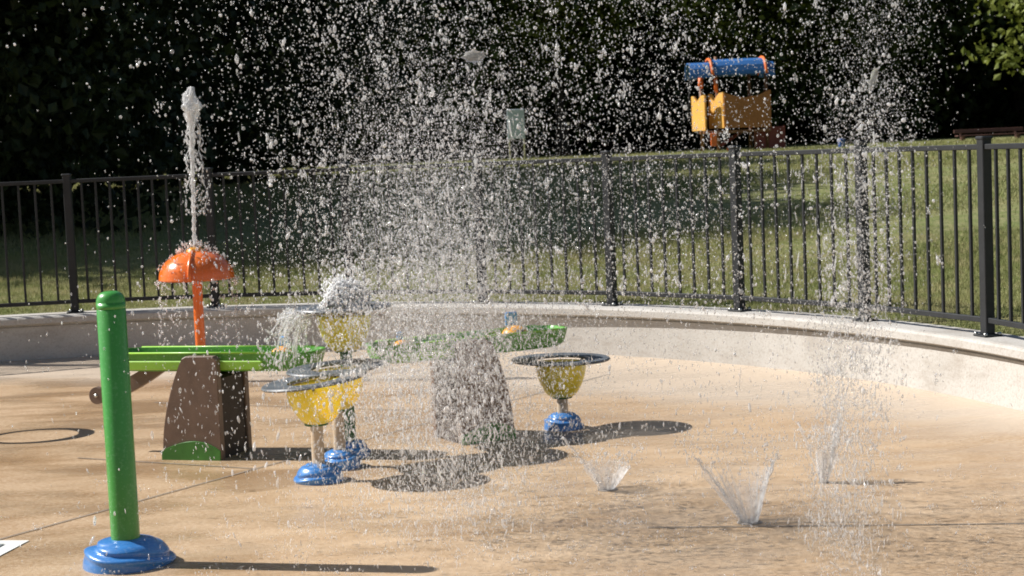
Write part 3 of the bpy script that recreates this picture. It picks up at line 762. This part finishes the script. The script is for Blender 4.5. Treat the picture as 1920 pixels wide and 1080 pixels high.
spray('middle_spray', np.concatenate([B, B2]), .0024, .46, 'lighter veil of droplets in front of the playground tower')
n = 4200
z = 2.5*rng.beta(2.2, 1.0, n); Cc = col3(1.28+.11*z+rng.normal(0, 1, n)*(.03+.055*z), 6.8+rng.normal(0, .22, n), z)
n = 5200
z = 1.9*rng.random(n)**1.15; C2 = col3(1.28+.10*z+rng.normal(0, .062, n), 6.72+rng.normal(0, .30, n), z)
n = 1500
z = 1.3*rng.random(n); sg_ = np.where(rng.random(n) < .5, -1, 1); C4 = col3(1.27+.10*z+sg_*.095+rng.normal(0, .014, n), 6.65+rng.normal(0, .20, n), z)
n = 1300
z = 2.2*rng.random(n); C3 = col3(1.12+rng.normal(0, .20, n), 7.2+rng.normal(0, .4, n), z)
n = 7000
z = 2.3*rng.random(n); CF = col3(1.28+.10*z+rng.normal(0, 1, n)*(.06+.03*z), 6.72+rng.normal(0, .3, n), z)
spray('right_spray', np.concatenate([Cc, C2, C3, C4]), .0023, .46, 'narrow falling column of droplets in front of the right-hand fence', CF)
n = 900
z = 2.6*rng.random(n); S1 = col3(-2.1+2.2*rng.random(n)**.55*1.0, 8+rng.normal(0, .8, n), z)
n = 260
S2 = col3(rng.uniform(-1.8, 2.6, n), rng.uniform(6.3, 9.5, n), 2.6*rng.random(n))
n = 1500
S3 = col3(rng.uniform(-2.0, .2, n), rng.uniform(6.3, 9.2, n), 1.3*rng.random(n))
spray('stray_drops', np.concatenate([S1, S2, S3]), .0028, .5, 'scattered single drops around the spray')
cl = np.concatenate([col3(-.37+rng.normal(0, .42, 300), 7.5+rng.normal(0, .5, 300), rng.uniform(.6, 2.6, 300)),
                     col3(.7+rng.normal(0, .35, 110), 7.7+rng.normal(0, .5, 110), rng.uniform(.9, 2.6, 110)),
                     col3(1.42+rng.normal(0, .10, 90), 6.8+rng.normal(0, .2, 90), rng.uniform(.2, 2.4, 90))])
k_ = rng.integers(4, 15, len(cl)); cp = np.repeat(cl, k_, 0); cp = cp+rng.normal(0, 1, cp.shape)*np.array([.009, .009, .016])
o = link('water_clumps', drops_mesh('water_clumps', cp, sizes(len(cp), .0032, .45), 1+rng.random(len(cp))*1.6), M['drop'])
tag(o, 'torn clumps of joined drops flying inside the spray', 'water spray', kind='stuff')
n = 900
th_ = np.concatenate([col3(-.33+rng.normal(0, .36, 600), 7.4+rng.normal(0, .5, 600), 1.9*rng.random(600)), col3(1.32+rng.normal(0, .10, 300), 6.8+rng.normal(0, .2, 300), .03+1.6*rng.random(300))])
o = link('water_threads', drops_mesh('water_threads', th_, sizes(n, .0021, .3), rng.uniform(5, 11, n), rng.normal(0, .10, n), ICO1, .12), M['drop'])
tag(o, 'thin bright streaks of water falling through the spray', 'water spray', kind='stuff')
# larger torn sheets of water in the air
def blob(name, loc, rx, rz, seed, label, tilt=0.0):
    v, f = ico(4) if False else ico(3); g = np.random.default_rng(seed); w_ = v.copy()
    k = 1+.18*np.sin(v[:, 0]*7+seed)*np.cos(v[:, 2]*6)+.12*np.sin(v[:, 2]*11+seed)+g.normal(0, .05, len(v))
    w_ *= k[:, None]*np.array([rx, min(rx, rz)*.3, rz]); ct, st = math.cos(tilt), math.sin(tilt)
    x, z = w_[:, 0].copy(), w_[:, 2].copy(); w_[:, 0] = x*ct+z*st; w_[:, 2] = -x*st+z*ct
    o = link(name, np_mesh(name, w_, f, True), M['clear'], None, loc); return tag(o, label, 'water splash')
blob('torn_water_sheet', (-.12, 7.4, 2.11), .048, .030, 2, 'flat torn lump of water high in the middle of the spray')
blob('torn_water_sheet', (1.50, 6.85, 1.92), .015, .046, 5, 'long leaning lump of water at the top of the right-hand spray', .3)

# umbrella jet
wj = empty('umbrella_jet', (-2.44, 13.0, 1.052), 'tall thin water jet shooting up from the orange umbrella', 'water jet')
b = MB(); prof = []
for i in range(60):
    s = i/59; z = 1.20*s
    r = .013+.003*math.sin(i*2.1)+(.010*max(0, (s-.45)/.4))+(.038*math.exp(-((s-.90)/.075)**2))
    if s > .975: r *= .8
    prof.append((r, z))
prof.append((0, 1.206))
b.lathe(prof, 20, fn=lambda r, z, a: (r*(1+.28*math.sin(3*a+z*31)+.2*math.sin(5*a-z*57)), z+.035*max(0, z-1.0)/.2*math.sin(4*a+1)))
vsn = b.v; b.v = [(x+.05*(z/1.2)**1.2*.8, y, z) for x, y, z in vsn]
b.build('column', M['jet'], wj)
for sgn, ph, zl in ((-1, .3, .42), (1, 1.7, .30), (-1, 2.6, .62), (1, 4.0, .72)):
    pts = []; rr = []
    for i in range(40):
        s = i/39; z = 1.10-(1.10-zl)*s
        pts.append((.045+sgn*(.036+.038*s*s+.014*math.sin(i*.55+ph)), -.015+.03*math.sin(i*.4+ph), z)); rr.append(.0042+.0026*math.sin(i*1.3+ph))
    b = MB(); b.tube(pts, rr, 7); b.build('falling_strand', M['jet'], wj)
n = 420
s = rng.random(n)**.8; pos = col3(-2.44+.04+rng.normal(0, .038, n)*(1+.4*s), 13+rng.normal(0, .04, n), 1.052+.25+.95*(1-s))
n2 = 520
a = rng.random(n2)*2*PI; rr_ = .29+np.abs(rng.normal(0, .02, n2)); p2 = col3(-2.44+rr_*np.cos(a), 13+rr_*np.sin(a), .80-.55*rng.random(n2)**1.8)
n3 = 300
a = rng.random(n3)*2*PI; rr_ = .30*rng.random(n3); p3 = col3(-2.44+rr_*np.cos(a), 13+rr_*np.sin(a), .83+.23*np.cos(rr_/.30*1.4)+rng.random(n3)*.05)
pos = np.concatenate([pos, p2, p3])
o = link('umbrella_drips', drops_mesh('umbrella_drips', pos, sizes(len(pos), .0055, .35), 1+rng.random(len(pos))*1.5), M['drop'])
tag(o, 'drips and small drops around the orange umbrella', 'water drips', kind='stuff')

# foam on the tall basin
fo = empty('foam_fountain', (-.955, 9.44, .835), 'white foaming water bubbling up from the tall yellow basin', 'water jet')
v, f = ico(4); u = v.copy(); u[:, 2] = np.abs(u[:, 2])
th = np.arctan2(u[:, 1], u[:, 0])
k = 1+.20*np.sin(4*th+1)*np.cos(u[:, 2]*5)+.13*np.sin(9*th+u[:, 2]*9)+rng.normal(0, .07, len(v))
u = u*k[:, None]*np.array([.115, .11, .135]); link('foam_core', np_mesh('foam_core', u, f, True), M['foam'], fo)
n = 4200
a = rng.random(n)*2*PI; rr_ = .15*np.sqrt(rng.random(n)); top = .17*(1-(rr_/.165)**2)+.05*np.sin(3*a+1)*(rr_/.15)
zz = top*(.55+.5*rng.random(n)); sp = rng.random(n) < .09; zz[sp] += rng.random(sp.sum())**2*.14
d_ = link('foam_bubbles', drops_mesh('foam_bubbles', col3(rr_*np.cos(a)+.01, rr_*np.sin(a), zz), sizes(n, .0046, .4, .002, .012), 1+rng.random(n)*.9), M['foam'], fo)
d_['kind'] = 'stuff'
for k in range(70):
    a = random.uniform(0, 2*PI); tl = random.uniform(0, .75); L = random.uniform(.10, .215)*(1-.35*tl); d = Vector((math.cos(a)*math.sin(tl), math.sin(a)*math.sin(tl), math.cos(tl)))
    q = Vector((math.cos(a)*.05*tl, math.sin(a)*.05*tl, .01)); w0 = random.uniform(.007, .014)
    b = MB(); b.tube([q+d*L*i/7+Vector((.006*math.sin(i*1.9+k), .006*math.cos(i*2.3+k), -.02*(i/7)**2*tl)) for i in range(8)], [w0*(1-.1*i)*(1+.3*math.sin(i*2.2+k)) for i in range(8)], 7)
    b.build('foam_spike', M['foam'], fo)
# water spilling off the ring to the left
spl = empty('spilling_water', (-1.16, 9.38, .84), 'white water spilling over the left side of the tall basin', 'water spill')
for k in range(22):
    y0 = random.uniform(-.16, .12); x0 = random.uniform(-.10, .03); vx = random.uniform(-.75, -.12); T = random.uniform(.12, .24); pts = []; rr = []
    for i in range(18):
        t = T*i/17; pts.append((x0+vx*t+.004*math.sin(i+k), y0+.15*y0*t, .01-.1*t-4.9*t*t+.004*math.cos(i*1.3+k))); rr.append(.0065*(1-.5*i/17)*(1+.35*math.sin(i*1.7+k)))
    b = MB(); b.tube(pts, rr, 7); b.build('water_strand', M['jet'], spl)
n = 650
T = rng.random(n)*.26; pos = col3(-1.16+rng.uniform(-.12, .04, n)+rng.uniform(-.85, -.05, n)*T, 9.44+rng.uniform(-.18, .14, n), .85-.1*T-4.9*T*T)
o = link('spill_drops', drops_mesh('spill_drops', pos, sizes(n, .0045, .4), 1+rng.random(n)*1.5), M['drop']); tag(o, 'loose drops thrown off the tall basin', 'water drips', kind='stuff')

# cone jets
def cone_jet(loc, r0, r1, h, lean, label, streaks, seed):
    g = random.Random(seed)
    t = empty('cone_jet', loc, label, 'water jet', 'ground jets')
    b = MB(); b.lathe([(0, .006), (r0*1.25, .006), (r0*1.5, .002)], 24); b.build('nozzle', M['joint'], t)
    b = MB(); n, m = 48, 12; vs = []
    hh = [h*(.55+.45*g.random()) for _ in range(n)]
    hh = [(hh[i-1]+2*hh[i]+hh[(i+1) % n])/4 for i in range(n)]
    for j in range(m+1):
        s = j/m
        for i in range(n):
            a = 2*PI*i/n; r = r0+(r1-r0)*s**.9+.006*math.sin(i*3.1+j)*s; z = .006+hh[i]*s
            vs.append((r*math.cos(a)+lean*s, r*math.sin(a), z))
    b.add(vs, [(j*n+i, j*n+(i+1) % n, (j+1)*n+(i+1) % n, (j+1)*n+i) for j in range(m) for i in range(n)], True)
    b.build('water_cone', M['sheet'], t)
    b = MB()
    for i in range(30):
        a = g.uniform(0, 2*PI); k = g.uniform(.45, 1.15); pts = []; rr = []
        for j in range(9):
            s = j/8*k; r = r0*.9+(r1-r0)*s**.9; pts.append((r*math.cos(a)+lean*s, r*math.sin(a), .006+h*s*(1-.12*s))); rr.append((.0022+.0008*g.random())*(1-.65*j/8))
        b.tube(pts, rr, 5, smooth=True)
    o = b.build('water_strands', M['jet'], t); o['kind'] = 'stuff'
    for dx, dz in streaks:
        pts = []; rr = []
        for j in range(16):
            s = j/15; pts.append((r0*.7*math.copysign(1, dx)+(dx-r0*.7*math.copysign(1, dx))*s+.004*math.sin(j*1.9), -.01+.006*math.sin(j), .006+dz*s*(1.12-.12*s))); rr.append(.003+.004*s*g.random()+.001)
        b = MB(); b.tube(pts, rr, 6); b.build('side_streak', M['jet'], t)
    n = 420
    a = rng.random(n)*2*PI; s = rng.uniform(.5, 1.9, n); r = r0+(r1-r0)*s
    p = col3(loc[0]+r*np.cos(a)+lean*s+rng.normal(0, .02, n), loc[1]+r*np.sin(a), .02+h*np.clip(s, 0, 1.3)*(1-.1*s)+rng.normal(0, .03, n)+.02)
    ex = [np.stack([loc[0]+dx*q+rng.normal(0, .012, 60), loc[1]+rng.normal(0, .012, 60), dz*q+rng.normal(0, .012, 60)], 1) for dx, dz in streaks for q in [rng.uniform(.5, 1.35, 60)]]
    p = np.concatenate([p]+ex); p = p[p[:, 2] > .01]
    o = link('jet_drops', drops_mesh('jet_drops', p, sizes(len(p), .0028, .4), 1+rng.random(len(p))), M['drop'])
    return o
o = cone_jet((.43, 8.21, 0), .034, .115, .15, .0, 'small cone of water, leftmost of the three ground jets', [(-.215, .27)], 3)
tag(o, 'drops flying off the leftmost ground jet', 'water drips', kind='stuff')
o = cone_jet((1.01, 7.36, 0), .038, .150, .31, -.055, 'wide cone of water, nearest of the three ground jets', [(-.235, .30), (.13, .30), (.10, .24)], 8)
tag(o, 'drops flying off the nearest ground jet', 'water drips', kind='stuff')
o = cone_jet((1.49, 8.15, 0), .020, .055, .20, .02, 'forked spurt of water, rightmost of the three ground jets', [(-.12, .30), (.085, .34), (.07, .24), (.10, .31), (.078, .30), (.06, .20)], 14)
tag(o, 'drops flying off the rightmost ground jet', 'water drips', kind='stuff')

# little crowns where drops hit the pad
P = []
for k in range(420):
    if k < 230: cx_, cy_ = rng.normal(-.2, .75), rng.normal(7.3, .9)
    elif k < 350: cx_, cy_ = rng.normal(1.4, .6), rng.normal(7.6, .9)
    else: cx_, cy_ = rng.uniform(-2.6, 2.6), rng.uniform(6.2, 10.5)
    m_ = rng.integers(6, 34); sp_ = rng.uniform(.012, .05)
    P.append(np.stack([cx_+rng.normal(0, sp_, m_), cy_+rng.normal(0, sp_, m_), .006+np.abs(rng.normal(0, sp_*.6, m_))], 1))
P = np.concatenate(P)
o = link('ground_splashes', drops_mesh('ground_splashes', P, sizes(len(P), .0019, .4, .0010, .005), 1+rng.random(len(P))*.8), M['drop'])
tag(o, 'tiny splashes where falling drops strike the tan pad', 'water splash', kind='stuff')
